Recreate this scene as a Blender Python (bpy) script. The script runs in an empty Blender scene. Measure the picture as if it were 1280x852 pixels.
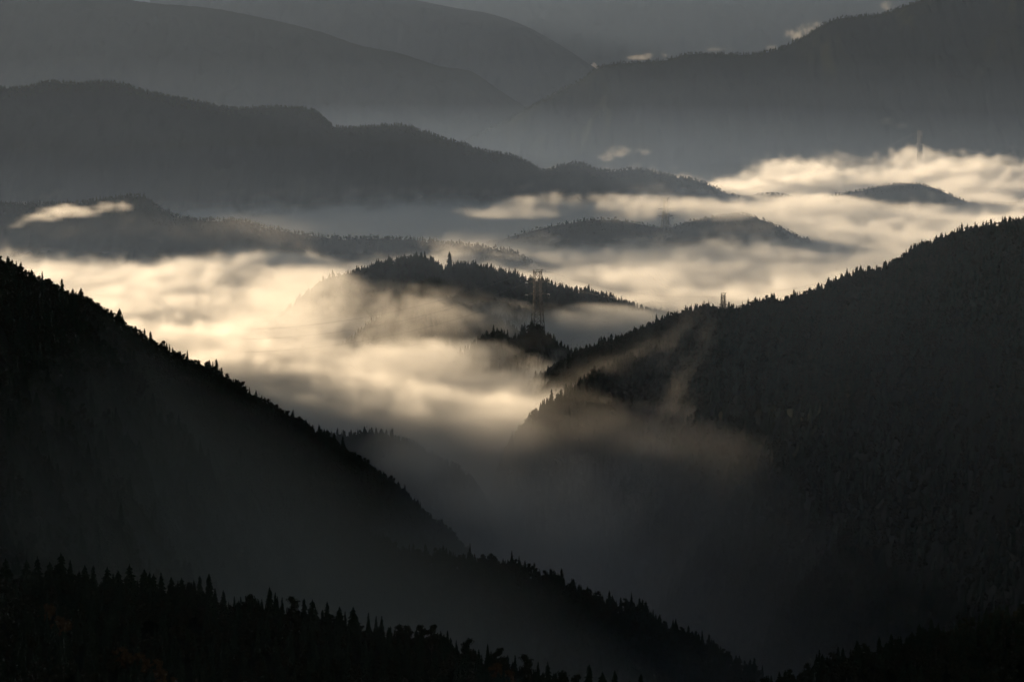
import bpy, bmesh, math, random, time
import numpy as np
from mathutils import Vector, Matrix, Euler

T0 = time.time()
R = math.radians
random.seed(11)
rng = np.random.default_rng(11)
scene = bpy.context.scene
col = scene.collection

# ------------------------------------------------------------------ camera
CAMZ = 600.0
PITCH = math.atan(466 / 4800)              # the horizon lies a little above the frame
cd = bpy.data.cameras.new('camera')
cd.lens, cd.sensor_width = 135, 36
cd.clip_start, cd.clip_end = 1.0, 90000
cam = bpy.data.objects.new('camera', cd)
cam.location = (0, 0, CAMZ)
cam.rotation_euler = (math.pi / 2 - PITCH, 0, 0)
col.objects.link(cam)
scene.camera = cam

# ------------------------------------------------------------------ sky and sun
SUN_EL, SUN_AZ = 5.8, -34.0               # degrees above the horizon, degrees from straight ahead (left is negative)
w = bpy.data.worlds.new('World')
scene.world = w
w.use_nodes = True
nt = w.node_tree
bg = nt.nodes['Background']
sky = nt.nodes.new('ShaderNodeTexSky')
sky.sky_type = 'NISHITA'
sky.sun_disc = False
sky.sun_elevation = R(SUN_EL)
sky.sun_rotation = R(SUN_AZ)
nt.links.new(sky.outputs[0], bg.inputs[0])
bg.inputs[1].default_value = 0.04
sl = bpy.data.lights.new('sun', 'SUN')
sl.energy = 5.0
sl.angle = R(2.5)                          # the low sun is softened by the mist it shines through
sl.color = (1.0, 0.75, 0.47)
sun = bpy.data.objects.new('sun', sl)
a, e = R(SUN_AZ), R(SUN_EL)
to_sun = Vector((math.sin(a) * math.cos(e), math.cos(a) * math.cos(e), math.sin(e)))
sun.rotation_euler = to_sun.to_track_quat('Z', 'Y').to_euler()
sun.location = (-2000, 3000, 2500)
col.objects.link(sun)

# ------------------------------------------------------------------ picture settings
vs = scene.view_settings
scene.display_settings.display_device = 'sRGB'
vs.view_transform = 'Standard'
vs.look = 'None'
vs.gamma = 1
vs.exposure = 0.46
vs.use_curve_mapping = False
scene.render.engine = 'CYCLES'
cy = scene.cycles
cy.use_denoising = True
cy.denoiser = 'OPENIMAGEDENOISE'
cy.use_adaptive_sampling = True
cy.adaptive_threshold = 0.05
cy.adaptive_min_samples = 16
cy.max_bounces = 6
cy.diffuse_bounces = 1
cy.glossy_bounces = 1
cy.transmission_bounces = 1
cy.transparent_max_bounces = 8
cy.volume_bounces = 2
cy.volume_step_rate = 2.2
cy.volume_max_steps = 512

# ------------------------------------------------------------------ helpers
CP, SP = math.cos(PITCH), math.sin(PITCH)


def P(px, py, D):
    """The point at distance D along the ground whose place in the 1280 x 852 photograph is (px, py)."""
    x, y = (px - 640) / 4800, (426 - py) / 4800
    d = (x, CP + y * SP, -SP + y * CP)
    k = D / d[1]
    return np.array((d[0] * k, D, CAMZ + d[2] * k))


def fft_noise(shape, voxel, lmin, lmax, slope, seed, stretch=None):
    """Tileable fractal noise, zero mean, unit deviation. Wavelengths in metres; stretch lengthens it along an axis."""
    g = np.random.default_rng(seed)
    n = g.standard_normal(shape).astype(np.float32)
    F = np.fft.rfftn(n)
    ks = []
    for i, s in enumerate(shape):
        f = np.fft.rfftfreq(s, voxel[i]) if i == len(shape) - 1 else np.fft.fftfreq(s, voxel[i])
        if stretch:
            f = f * stretch[i]
        ks.append(f.astype(np.float32))
    K = np.sqrt(sum(np.square(k.reshape([-1 if j == i else 1 for j in range(len(shape))])) for i, k in enumerate(ks)))
    A = np.where((K > 1 / lmax) & (K < 1 / lmin), np.power(np.maximum(K, 1e-9), -slope), 0)
    n = np.fft.irfftn(F * A, s=shape).astype(np.float32)
    n -= n.mean()
    return n / n.std()


TILE = fft_noise((512, 512), (1, 1), 2.5, 256, 1.6, 5)
TILE_B = fft_noise((512, 512), (1, 1), 2.5, 128, 1.1, 6)


def n2(x, y, scale, tile=TILE):
    """Bilinear look-up of tileable noise: 'scale' metres span the tile's 512 cells."""
    u = np.asarray(x, float) / scale * 512
    v = np.asarray(y, float) / scale * 512
    i, j = np.floor(u).astype(int), np.floor(v).astype(int)
    fu, fv = u - i, v - j
    i0, i1, j0, j1 = i % 512, (i + 1) % 512, j % 512, (j + 1) % 512
    return (tile[i0, j0] * (1 - fu) + tile[i1, j0] * fu) * (1 - fv) + (tile[i0, j1] * (1 - fu) + tile[i1, j1] * fu) * fv


def smooth(a, b, x):
    t = np.clip((x - a) / (b - a), 0, 1)
    return t * t * (3 - 2 * t)


def tag(o, label=None, cat=None, group=None, kind=None):
    for k, v in (('label', label), ('category', cat), ('group', group), ('kind', kind)):
        if v:
            o[k] = v
    return o


def link(name, me, parent=None):
    o = bpy.data.objects.new(name, me)
    col.objects.link(o)
    if parent:
        o.parent = parent
    return o


def mesh_np(name, verts, faces, mat, smooth_shade=True):
    """faces: (n, 3) or (n, 4) int array."""
    me = bpy.data.meshes.new(name)
    verts = np.ascontiguousarray(verts, np.float32)
    faces = np.ascontiguousarray(faces, np.int32)
    k = faces.shape[1]
    me.vertices.add(len(verts))
    me.vertices.foreach_set('co', verts.ravel())
    me.loops.add(faces.size)
    me.loops.foreach_set('vertex_index', faces.ravel())
    me.polygons.add(len(faces))
    me.polygons.foreach_set('loop_start', np.arange(0, faces.size, k, dtype=np.int32))
    me.polygons.foreach_set('loop_total', np.full(len(faces), k, np.int32))
    me.update(calc_edges=True)
    me.validate()
    if smooth_shade:
        me.polygons.foreach_set('use_smooth', np.ones(len(faces), bool))
    if mat:
        me.materials.append(mat)
    return me


def principled(name, base, rough=0.9, metal=0.0, var=None, scale=0.02, spec=0.2):
    m = bpy.data.materials.new(name)
    m.use_nodes = True
    t = m.node_tree
    b = t.nodes['Principled BSDF']
    b.inputs['Roughness'].default_value = rough
    b.inputs['Metallic'].default_value = metal
    b.inputs['Specular IOR Level'].default_value = spec
    if var is None:
        b.inputs['Base Color'].default_value = (*base, 1)
    else:
        tc = t.nodes.new('ShaderNodeTexCoord')
        nz = t.nodes.new('ShaderNodeTexNoise')
        nz.inputs['Scale'].default_value = scale
        nz.inputs['Detail'].default_value = 5
        rp = t.nodes.new('ShaderNodeValToRGB')
        rp.color_ramp.elements[0].position = 0.35
        rp.color_ramp.elements[1].position = 0.68
        rp.color_ramp.elements[0].color = (*base, 1)
        rp.color_ramp.elements[1].color = (*var, 1)
        t.links.new(tc.outputs['Object'], nz.inputs['Vector'])
        t.links.new(nz.outputs['Fac'], rp.inputs['Fac'])
        t.links.new(rp.outputs['Color'], b.inputs['Base Color'])
    return m


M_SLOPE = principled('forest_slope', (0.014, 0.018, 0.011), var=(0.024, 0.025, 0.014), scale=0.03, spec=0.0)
M_FAR = principled('far_slope', (0.017, 0.021, 0.014), var=(0.021, 0.024, 0.016), scale=0.01, spec=0.0)
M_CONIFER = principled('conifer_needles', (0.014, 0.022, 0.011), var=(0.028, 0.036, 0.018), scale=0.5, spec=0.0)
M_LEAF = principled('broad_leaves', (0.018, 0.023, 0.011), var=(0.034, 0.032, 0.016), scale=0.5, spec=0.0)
M_AUTUMN = principled('autumn_leaves', (0.07, 0.038, 0.015), var=(0.11, 0.065, 0.025), scale=0.7, spec=0.0)
M_BARK = principled('bark', (0.06, 0.045, 0.035), var=(0.10, 0.08, 0.06), scale=2)
M_GROUND = principled('valley_ground', (0.03, 0.035, 0.02), var=(0.06, 0.055, 0.035), scale=0.01)
M_STEEL = principled('galvanised_steel', (0.06, 0.06, 0.06), rough=0.8, metal=0.1, var=(0.10, 0.10, 0.095), scale=0.6)
M_CERAMIC = principled('porcelain', (0.75, 0.74, 0.70), rough=0.3, var=(0.82, 0.81, 0.78), scale=3)
M_CABLE = principled('aluminium_cable', (0.12, 0.12, 0.12), rough=0.6, metal=0.5, var=(0.16, 0.16, 0.16), scale=0.3)

# ------------------------------------------------------------------ ridges and mountains
HM_X0, HM_Y0, HM_D = -1600.0, 1000.0, 10.0     # height map of the nearer hills, for the fog to lie on
HM = np.full((320, 700), 60.0)
RIDGES = {}


def ridge(name, pts, label, canopy=10.0, sf=0.62, sb=0.62, front=(0, -1), F=450, B=350, du=4.0, amp=16.0, rough=0.5, rnd=18, cat='mountain', crest_amp=1.5, nv=60, mat=None):
    """A mountain: a crest line through pts (photo x, photo y, distance), a near slope and a far slope falling to the valley floor.
    The traced line is the tree tops; the soil lies 'canopy' metres below it."""
    W = np.array([P(*p) for p in pts])
    seg = np.linalg.norm(np.diff(W[:, :2], axis=0), axis=1)
    s = np.concatenate(([0], np.cumsum(seg)))
    u = np.arange(0, s[-1], du)
    # smooth interpolation of the crest (cubic Hermite with limited tangents)
    m = np.zeros_like(W)
    dl = np.diff(W, axis=0) / seg[:, None]
    m[1:-1] = (dl[:-1] + dl[1:]) / 2
    m[0], m[-1] = dl[0], dl[-1]
    k = np.clip(np.searchsorted(s, u, 'right') - 1, 0, len(seg) - 1)
    h = seg[k]
    t = ((u - s[k]) / h)[:, None]
    h = h[:, None]
    C = (2 * t**3 - 3 * t**2 + 1) * W[k] + (t**3 - 2 * t**2 + t) * h * m[k] + (-2 * t**3 + 3 * t**2) * W[k + 1] + (t**3 - t**2) * h * m[k + 1]
    f = np.array(front, float)
    f /= np.hypot(*f)
    a_ = np.linspace(0, 1, nv // 2)
    v = np.concatenate((-B * a_[:0:-1] ** 1.7, F * a_ ** 1.7))
    U, V = np.meshgrid(np.arange(len(u)), v, indexing='ij')
    X = C[U, 0] + f[0] * V
    Y = C[U, 1] + f[1] * V
    slope = np.where(V > 0, sf, sb)
    drop = slope * (np.sqrt(V**2 + rnd**2) - rnd)
    far = smooth(10, 40 + 9 * amp, np.abs(V))
    Z = C[U, 2] - canopy - drop
    Z += amp * far * n2(X + 37 * len(name), Y, 900) + 0.35 * amp * far * n2(X, Y + 91, 260, TILE_B)
    Z += rough * n2(X, Y, 90, TILE_B) * smooth(3, 60, np.abs(V)) + crest_amp * n2(X, Y, 160, TILE_B) * 0.5
    Z = np.maximum(Z, 52.0)
    nu, nvv = X.shape
    idx = np.arange(nu * nvv).reshape(nu, nvv)
    q = np.stack((idx[:-1, :-1], idx[1:, :-1], idx[1:, 1:], idx[:-1, 1:]), -1).reshape(-1, 4)
    # face winding so that normals look up
    e1 = np.array((X[1, 0] - X[0, 0], Y[1, 0] - Y[0, 0]))
    if e1[0] * f[1] - e1[1] * f[0] < 0:
        q = q[:, ::-1]
    me = mesh_np(name, np.stack((X, Y, Z), -1).reshape(-1, 3), q, mat or M_SLOPE)
    o = link(name, me)
    tag(o, label, cat, kind='structure')
    RIDGES[name + str(sum(1 for r in RIDGES if r.startswith(name)))] = dict(C=C, u=u, v=v, X=X, Y=Y, Z=Z, canopy=canopy, f=f, obj=o)
    # into the height map, densely
    if Y.min() < 8000:
        st = 3
        for i in range(st):
            for j in range(st):
                a2, b2 = i / st, j / st
                mix = lambda A: (A[:-1, :-1] * (1 - a2) + A[1:, :-1] * a2) * (1 - b2) + (A[:-1, 1:] * (1 - a2) + A[1:, 1:] * a2) * b2
                xi = ((mix(X) - HM_X0) / HM_D + 0.5).astype(int)
                yi = ((mix(Y) - HM_Y0) / HM_D + 0.5).astype(int)
                ok = (xi >= 0) & (xi < HM.shape[0]) & (yi >= 0) & (yi < HM.shape[1])
                np.maximum.at(HM, (xi[ok], yi[ok]), mix(Z)[ok])
    return RIDGES[list(RIDGES)[-1]]


def L(D0, D1, xs):
    """Points (px, py) with distances running from D0 at the first to D1 at the last along photo x."""
    x0, x1 = xs[0][0], xs[-1][0]
    return [(x, y, D0 + (D1 - D0) * (x - x0) / (x1 - x0)) for x, y in xs]


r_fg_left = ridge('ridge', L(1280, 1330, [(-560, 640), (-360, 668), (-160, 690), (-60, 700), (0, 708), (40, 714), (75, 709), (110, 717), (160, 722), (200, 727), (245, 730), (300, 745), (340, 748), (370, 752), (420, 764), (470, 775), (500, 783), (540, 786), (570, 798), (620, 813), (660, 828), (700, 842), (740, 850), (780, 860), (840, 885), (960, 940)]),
                  'black forested ridge with pointed cedars across the lower left corner', canopy=11, F=220, B=240, sf=0.5, sb=0.75, du=2, amp=5, cat='ridge')
r_fg_right = ridge('ridge', L(1380, 1420, [(820, 905), (880, 872), (930, 853), (960, 846), (1000, 834), (1040, 817), (1080, 805), (1110, 801), (1150, 787), (1190, 777), (1230, 767), (1260, 759), (1300, 748), (1400, 720), (1500, 700)]),
                   'small black forested ridge rising in the lower right corner', canopy=10, F=220, B=240, sf=0.5, sb=0.75, du=2, amp=5, cat='ridge')
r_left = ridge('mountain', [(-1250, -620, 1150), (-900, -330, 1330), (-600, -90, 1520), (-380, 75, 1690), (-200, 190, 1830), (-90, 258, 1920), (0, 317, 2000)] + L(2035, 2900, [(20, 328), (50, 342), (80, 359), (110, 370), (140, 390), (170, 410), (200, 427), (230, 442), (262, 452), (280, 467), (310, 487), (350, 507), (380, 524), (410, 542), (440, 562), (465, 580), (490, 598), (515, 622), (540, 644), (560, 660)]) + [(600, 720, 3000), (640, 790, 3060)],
               'black mountainside falling from the left edge into the valley', canopy=11, front=(0.5, -0.87), F=620, B=520, sf=0.66, sb=0.7, du=3, amp=10)
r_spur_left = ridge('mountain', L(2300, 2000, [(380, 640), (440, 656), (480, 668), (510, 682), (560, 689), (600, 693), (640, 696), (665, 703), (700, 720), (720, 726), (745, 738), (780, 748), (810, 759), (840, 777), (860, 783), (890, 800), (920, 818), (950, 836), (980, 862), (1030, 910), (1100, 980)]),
                    'dark spur running down to the right in front of the valley mist', canopy=10, front=(0.0, -1), F=420, B=330, sf=0.55, sb=0.75, du=3, amp=10)
r_behind_left = ridge('hill', [(-300, 160, 2900), (-160, 240, 2930), (-60, 302, 2950), (0, 338, 2950), (80, 378, 2950), (140, 410, 2950), (200, 446, 2950), (250, 466, 2960), (300, 498, 3000), (350, 524, 3100), (395, 546, 3220)] + L(3300, 3250, [(430, 542), (460, 538), (490, 542), (510, 549), (535, 563), (550, 571), (570, 582), (590, 597), (605, 617), (625, 640), (650, 680)]),
                      'misty hill peeping out behind the left mountainside', canopy=11, front=(0.2, -1), F=300, B=260, du=3, amp=7, cat='hill')  # the hill's unseen left stretch is added to cast shade into the valley
r_shade_back = ridge('mountain', L(3900, 3700, [(-900, -80), (-600, -40), (-380, 20), (-220, 120), (-120, 220), (-50, 296), (0, 338), (60, 368), (110, 398), (160, 440), (210, 490), (270, 560)]),
               'hidden shoulder added behind the left mountainside to shade the valley', canopy=9, front=(0.3, -1), F=420, B=420, sf=0.5, sb=0.5, du=5, amp=3)  # unseen ridge, added so that its shadow falls across the valley fog
r_shade_peak = ridge('mountain', [(-1010, 150, 4620), (-930, -20, 4680), (-840, -135, 4770), (-747, -160, 4843), (-640, -135, 4910), (-560, 0, 4950), (-490, 150, 5010)],
                 'unseen peak added beyond the left edge to shade the right mountainside', canopy=8, front=(0.56, -0.83), F=600, B=600, sf=0.8, sb=0.8, du=8, amp=10)  # added out of view to keep the low sun off the right mountainside
r_right = ridge('mountain', [(1750, 60, 2050), (1560, 160, 2230), (1420, 225, 2400)] + L(2560, 3850, [(1300, 271), (1280, 275), (1248, 279), (1215, 286), (1190, 291), (1165, 300), (1145, 308), (1130, 318), (1110, 330), (1090, 335), (1075, 338), (1062, 343), (1045, 348), (1025, 358), (1015, 363), (1000, 368), (980, 373), (955, 373), (940, 379), (920, 383), (905, 385), (885, 381), (870, 383), (845, 391), (820, 401), (790, 413), (770, 421), (735, 434), (705, 448), (670, 470)]),
                'broad dark mountainside with a tree lined crest rising to the right edge', canopy=11, front=(-0.45, -0.9), F=700, B=520, sf=0.7, sb=0.66, du=3, amp=6)
r_spur_right = ridge('hill', [(950, 388, 3440), (920, 402, 3420), (890, 414, 3410), (860, 424, 3400)] + L(3400, 3300, [(830, 433), (807, 436), (790, 444), (760, 456), (735, 468), (700, 490), (675, 504), (655, 524), (636, 552), (620, 590), (606, 640), (594, 700)]),
                     'tree edged spur half hidden by mist below the right mountainside', canopy=11, front=(0.0, -1), F=420, B=240, sf=0.68, sb=0.7, du=3, amp=12, cat='hill')
r_centre = ridge('hill', L(4550, 4650, [(230, 470), (290, 430), (330, 404), (350, 389), (380, 364), (410, 344), (440, 337), (455, 332), (480, 323), (510, 318), (530, 317), (545, 324), (553, 331), (575, 326), (600, 328), (630, 335), (650, 341), (680, 348), (700, 355), (730, 358), (760, 366), (785, 376), (800, 381), (830, 386), (870, 394), (930, 420)]),
                 'wooded hill rising out of the bright fog in the centre', canopy=10, front=(0.05, -1), F=330, B=330, sf=0.45, sb=0.5, du=3, amp=8, cat='hill')
r_centre_spur = ridge('hill', L(4330, 4280, [(350, 490), (400, 445), (440, 420), (470, 396), (485, 383), (505, 362), (530, 349), (545, 346), (560, 354), (590, 373), (610, 388), (640, 405), (670, 430), (710, 470)]),
                      'small rounded spur veiled by fog below the central hilltop', canopy=10, F=240, B=200, sf=0.5, du=3, amp=6, cat='hill')
r_pylon_knoll = ridge('hill', L(4060, 3960, [(510, 500), (545, 466), (575, 440), (595, 426), (610, 416), (625, 414), (640, 422), (652, 413), (672, 404), (690, 424), (710, 434), (745, 436), (765, 426), (790, 420), (830, 425)]),
                      'tree tufted knoll in the fog below the tall pylon', canopy=10, F=240, B=200, sf=0.5, du=2, amp=5, cat='hill')
r_low_left = ridge('hill', L(5700, 5400, [(-200, 255), (-60, 252), (0, 250), (40, 249), (90, 248), (130, 244), (160, 240), (185, 242), (195, 252), (220, 264), (260, 270), (300, 270), (340, 280), (380, 287), (420, 292), (480, 292), (530, 295), (570, 299), (610, 304), (640, 309), (670, 325), (710, 360)]),
                   'low grey ridge above the fog at the left edge', canopy=8, F=260, B=300, sf=0.4, du=5, amp=8, cat='hill')
r_bank = ridge('hill', L(5800, 5850, [(430, 370), (500, 340), (560, 310), (620, 296), (660, 284), (700, 275), (760, 268), (800, 274), (832, 279), (860, 272), (890, 266), (930, 262), (960, 272), (1000, 290), (1060, 310), (1140, 350)]),
               'shaded low hill between two bands of fog under the distant pylon', canopy=8, F=230, B=240, sf=0.42, du=5, amp=6, cat='hill')
r_mid_left = ridge('mountain', L(6900, 6900, [(-1700, 150), (-1100, 130), (-700, 112), (-420, 112), (-300, 118), (-120, 110), (0, 106), (30, 105), (60, 98), (90, 100), (130, 98), (150, 100), (180, 109), (215, 117), (250, 123), (290, 131), (330, 129), (375, 131), (395, 135), (415, 152), (430, 155), (460, 154), (500, 152), (520, 157), (550, 167), (580, 176), (610, 185), (640, 190), (660, 199), (680, 209), (700, 203), (725, 199), (745, 207), (760, 210), (790, 207), (810, 209), (840, 216), (870, 221), (890, 228), (910, 238), (930, 242), (965, 238), (990, 242), (1010, 245), (1060, 262), (1120, 280)]),
                    'long dark grey mountain ridge crossing the upper left', canopy=8, mat=M_FAR, F=480, B=500, sf=0.52, sb=0.5, du=5, amp=9)
r_dome = ridge('hill', L(6750, 6750, [(960, 256), (1000, 247), (1040, 240), (1070, 234), (1100, 228), (1130, 224), (1160, 228), (1190, 239), (1215, 249), (1240, 250), (1285, 247), (1340, 240), (1420, 240)]),
               'smooth dome shaped hill with fog spilling over its top', canopy=8, F=260, B=300, sf=0.4, du=5, amp=5, cat='hill')
r_big = ridge('mountain', L(9000, 9300, [(500, 225), (545, 195), (590, 168), (620, 153), (660, 132), (700, 110), (725, 97), (750, 80), (790, 75), (830, 72), (860, 64), (900, 64), (940, 64), (975, 57), (1005, 42), (1040, 22), (1075, 17), (1100, 14), (1140, 1), (1180, -16), (1280, -62), (1400, -95), (1600, -110)]),
              'large grey mountain filling the upper right', canopy=8, mat=M_FAR, F=1500, B=800, sf=0.31, sb=0.5, du=7, amp=11)
r_far_a = ridge('mountain', L(12400, 12400, [(-500, -30), (-200, -18), (0, -14), (120, -8), (200, 2), (260, 7), (330, 20), (400, 37), (450, 54), (500, 64), (550, 80), (590, 87), (620, 107), (655, 130), (700, 160), (760, 200)]),
                'pale grey mountain slope descending from the top left', canopy=8, mat=M_FAR, F=900, B=900, sf=0.45, sb=0.45, du=10, amp=14)
r_far_b = ridge('mountain', L(15500, 15500, [(200, -50), (380, -25), (480, -10), (560, 6), (620, 17), (660, 32), (700, 54), (740, 80), (800, 120), (880, 170)]),
                'faint far mountain slope falling to the notch at the top centre', canopy=8, mat=M_FAR, F=1200, B=1200, sf=0.4, sb=0.4, du=12, amp=14)
r_far_c = ridge('mountain', L(20500, 20500, [(-900, -110), (-300, -80), (0, -70), (300, -75), (700, -62), (900, -66), (1100, -74), (1500, -80), (2300, -100)]),
                'farthest pale mountain behind all the others along the top edge', canopy=8, mat=M_FAR, F=1800, B=1500, sf=0.32, sb=0.35, du=20, amp=18)

gv = np.array([(x, y, 50.0) for x in np.linspace(-30000, 30000, 61) for y in np.linspace(-8000, 40000, 49)])
gi = np.arange(61 * 49).reshape(61, 49)
gq = np.stack((gi[:-1, :-1], gi[1:, :-1], gi[1:, 1:], gi[:-1, 1:]), -1).reshape(-1, 4)
tag(link('ground', mesh_np('ground', gv, gq, M_GROUND)), 'flat dark valley floor under the fog', 'ground', kind='structure')
print('ridges', round(time.time() - T0, 1))


def hmap(x, y):
    u = np.clip((np.asarray(x) - HM_X0) / HM_D, 0, HM.shape[0] - 1.001)
    v = np.clip((np.asarray(y) - HM_Y0) / HM_D, 0, HM.shape[1] - 1.001)
    i, j = u.astype(int), v.astype(int)
    a2, b2 = u - i, v - j
    return (HM[i, j] * (1 - a2) + HM[i + 1, j] * a2) * (1 - b2) + (HM[i, j + 1] * (1 - a2) + HM[i + 1, j + 1] * a2) * b2


# ------------------------------------------------------------------ trees
def conifer_crown(seed, h=16.0, rad=2.6, low=2.2, droop=0.35, power=0.8):
    g = random.Random(seed)
    V, Fc = [], []

    def tri(a_, b_, c_):
        n = len(V)
        V.extend((a_, b_, c_))
        Fc.append((n, n + 1, n + 2))
    lean = (g.uniform(-.25, .25), g.uniform(-.25, .25))
    tiers = 17
    for i in range(tiers):
        t = i / (tiers - 1)
        z = low + (h - low - 0.5) * t
        r0 = rad * (1 - t) ** power + 0.22
        cx, cy = lean[0] * t, lean[1] * t
        n = 9 if t < 0.7 else 6
        for k in range(n):
            an = 2 * math.pi * (k + g.random()) / n
            r = r0 * g.uniform(0.6, 1.15)
            wd = g.uniform(0.35, 0.6) + 0.12 * r
            d = (math.cos(an), math.sin(an))
            zz = z + g.uniform(-.35, .35)
            tip = (cx + d[0] * r, cy + d[1] * r, zz - droop * r + g.uniform(0, .5))
            base = (cx, cy, zz + 0.6)
            mid = 0.55
            mx, my, mz = cx + d[0] * r * mid, cy + d[1] * r * mid, zz - droop * r * 0.35
            s1 = (mx - d[1] * wd, my + d[0] * wd, mz - 0.25)
            s2 = (mx + d[1] * wd, my - d[0] * wd, mz - 0.25)
            up = (mx, my, mz + 0.5)
            tri(base, s1, up); tri(base, up, s2); tri(up, s1, tip); tri(up, tip, s2)
    # leader shoot
    tri((lean[0] - .22, lean[1], h - 1.4), (lean[0] + .22, lean[1], h - 1.4), (lean[0], lean[1], h))
    tri((lean[0], lean[1] - .22, h - 1.4), (lean[0], lean[1] + .22, h - 1.4), (lean[0], lean[1], h))
    # inner mass of twigs
    n = 7
    ring = []
    for i in range(5):
        t = i / 4
        z = low + (h - low - 1.5) * t
        r = (rad * (1 - t) ** power) * 0.5 + 0.05
        ring.append([(lean[0] * t + r * math.cos(6.283 * k / n), lean[1] * t + r * math.sin(6.283 * k / n), z + g.uniform(-.2, .2)) for k in range(n)])
    for i in range(4):
        for k in range(n):
            a_, b_, c_, d_ = ring[i][k], ring[i][(k + 1) % n], ring[i + 1][(k + 1) % n], ring[i + 1][k]
            tri(a_, b_, c_); tri(a_, c_, d_)
    return np.array(V), np.array(Fc)


def broad_crown(seed, h=13.0, rad=3.6):
    g = random.Random(seed)
    V, Fc = [], []

    def tri(a_, b_, c_):
        n = len(V)
        V.extend((tuple(a_), tuple(b_), tuple(c_)))
        Fc.append((n, n + 1, n + 2))
    lobes = []
    for i in range(9):
        an = g.uniform(0, 6.283)
        q = g.uniform(0.15, 0.75) * rad
        z = h * g.uniform(0.42, 0.84)
        lobes.append((q * math.cos(an) * (1.25 - z / h * 0.6), q * math.sin(an) * (1.25 - z / h * 0.6), z, g.uniform(1.1, 2.0)))
    lobes.append((g.uniform(-.6, .6), g.uniform(-.6, .6), h - 1.7, 1.5))
    for (x, y, z, r) in lobes:
        for k in range(44):
            d = Vector((g.gauss(0, 1), g.gauss(0, 1), g.gauss(0.15, 1))).normalized()
            c = Vector((x, y, z)) + Vector((d.x, d.y, d.z * 0.8)) * r * g.uniform(0.65, 1.08)
            t1 = d.orthogonal().normalized()
            t1 = (Matrix.Rotation(g.uniform(0, 6.28), 3, d) @ t1 + d * g.uniform(-.5, .5)).normalized()
            t2 = d.cross(t1)
            s = g.uniform(0.28, 0.55)
            p = [c + t1 * s, c + t2 * s * 0.8, c - t1 * s, c - t2 * s * 0.8]
            tri(p[0], p[1], p[2]); tri(p[0], p[2], p[3])
        n = 6
        for i in range(3):
            for k in range(n):
                def sp(ii, kk):
                    th = math.pi * ii / 3
                    return Vector((x + 0.62 * r * math.sin(th) * math.cos(6.283 * kk / n), y + 0.62 * r * math.sin(th) * math.sin(6.283 * kk / n), z + 0.52 * r * math.cos(th)))
                tri(sp(i, k), sp(i + 1, k), sp(i + 1, k + 1)); tri(sp(i, k), sp(i + 1, k + 1), sp(i, k + 1))
    return np.array(V), np.array(Fc)


def trunk_mesh(name, h, r0, branches, seed):
    g = random.Random(seed)
    bm = bmesh.new()

    def limb(p0, p1, ra, rb, n=6):
        d = (p1 - p0)
        q = d.to_track_quat('Z', 'Y').to_matrix()
        rings = []
        for p, r in ((p0, ra), (p1, rb)):
            rings.append([bm.verts.new(p + q @ Vector((r * math.cos(6.283 * k / n), r * math.sin(6.283 * k / n), 0))) for k in range(n)])
        for k in range(n):
            bm.faces.new((rings[0][k], rings[0][(k + 1) % n], rings[1][(k + 1) % n], rings[1][k]))
        bm.faces.new(rings[1])
    top = h * (0.9 if not branches else 0.62)
    limb(Vector((0, 0, -2.5)), Vector((0, 0, top * 0.5)), r0, r0 * 0.65)
    limb(Vector((0, 0, top * 0.5)), Vector((0, 0, top)), r0 * 0.65, r0 * 0.25)
    for i in range(branches):
        an = 6.283 * (i + g.random() * .6) / branches
        z = h * g.uniform(0.28, 0.5)
        limb(Vector((0, 0, z)), Vector((math.cos(an) * 2.2, math.sin(an) * 2.2, z + h * 0.2)), r0 * 0.4, r0 * 0.12, 5)
    me = bpy.data.meshes.new(name)
    bm.to_mesh(me)
    bm.free()
    me.materials.append(M_BARK)
    return me


KINDS = []     # (kind name, category, crown mesh, trunk mesh, height)
for i, (h, rad, pw) in enumerate([(16, 3.3, 0.68), (17, 3.0, 0.58), (15, 3.8, 0.52), (16, 2.7, 0.8)]):
    V, Fc = conifer_crown(100 + i, h, rad, 2.0, 0.32, pw)
    KINDS.append(('conifer_tree', mesh_np('crown', V, Fc, M_CONIFER, False), trunk_mesh('trunk', h, 0.26, 0, i), h))
for i, (h, rad) in enumerate([(13, 3.4), (12, 3.9), (14, 3.0)]):
    V, Fc = broad_crown(200 + i, h, rad)
    KINDS.append(('broadleaf_tree', mesh_np('crown', V, Fc, M_LEAF, False), trunk_mesh('trunk', h, 0.28, 5, 20 + i), h))
V, Fc = broad_crown(300, 11, 3.5)
KINDS.append(('autumn_tree', mesh_np('crown', V, Fc, M_AUTUMN, False), trunk_mesh('trunk', 11, 0.25, 5, 30), 11.0))

PROTO = {}
N_TREES = 0


def tree(kind, loc, sc, rz, label, group, sz=None):
    """One tree thing: an Empty at the foot, with a trunk and a crown."""
    global N_TREES
    nm, crown, trunk, h = KINDS[kind]
    root = link(nm, None)
    root.location = loc
    root.rotation_euler = (0, 0, rz)
    root.scale = (sc, sc, sz or sc)
    tag(root, label, 'tree', group)
    if kind not in PROTO:
        tr = link('trunk', trunk, root)
        cr = link('crown', crown, root)
        PROTO[kind] = (tr, cr)
    else:
        for src in PROTO[kind]:
            c = src.copy()
            col.objects.link(c)
            c.parent = root
    N_TREES += 1
    return root


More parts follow.
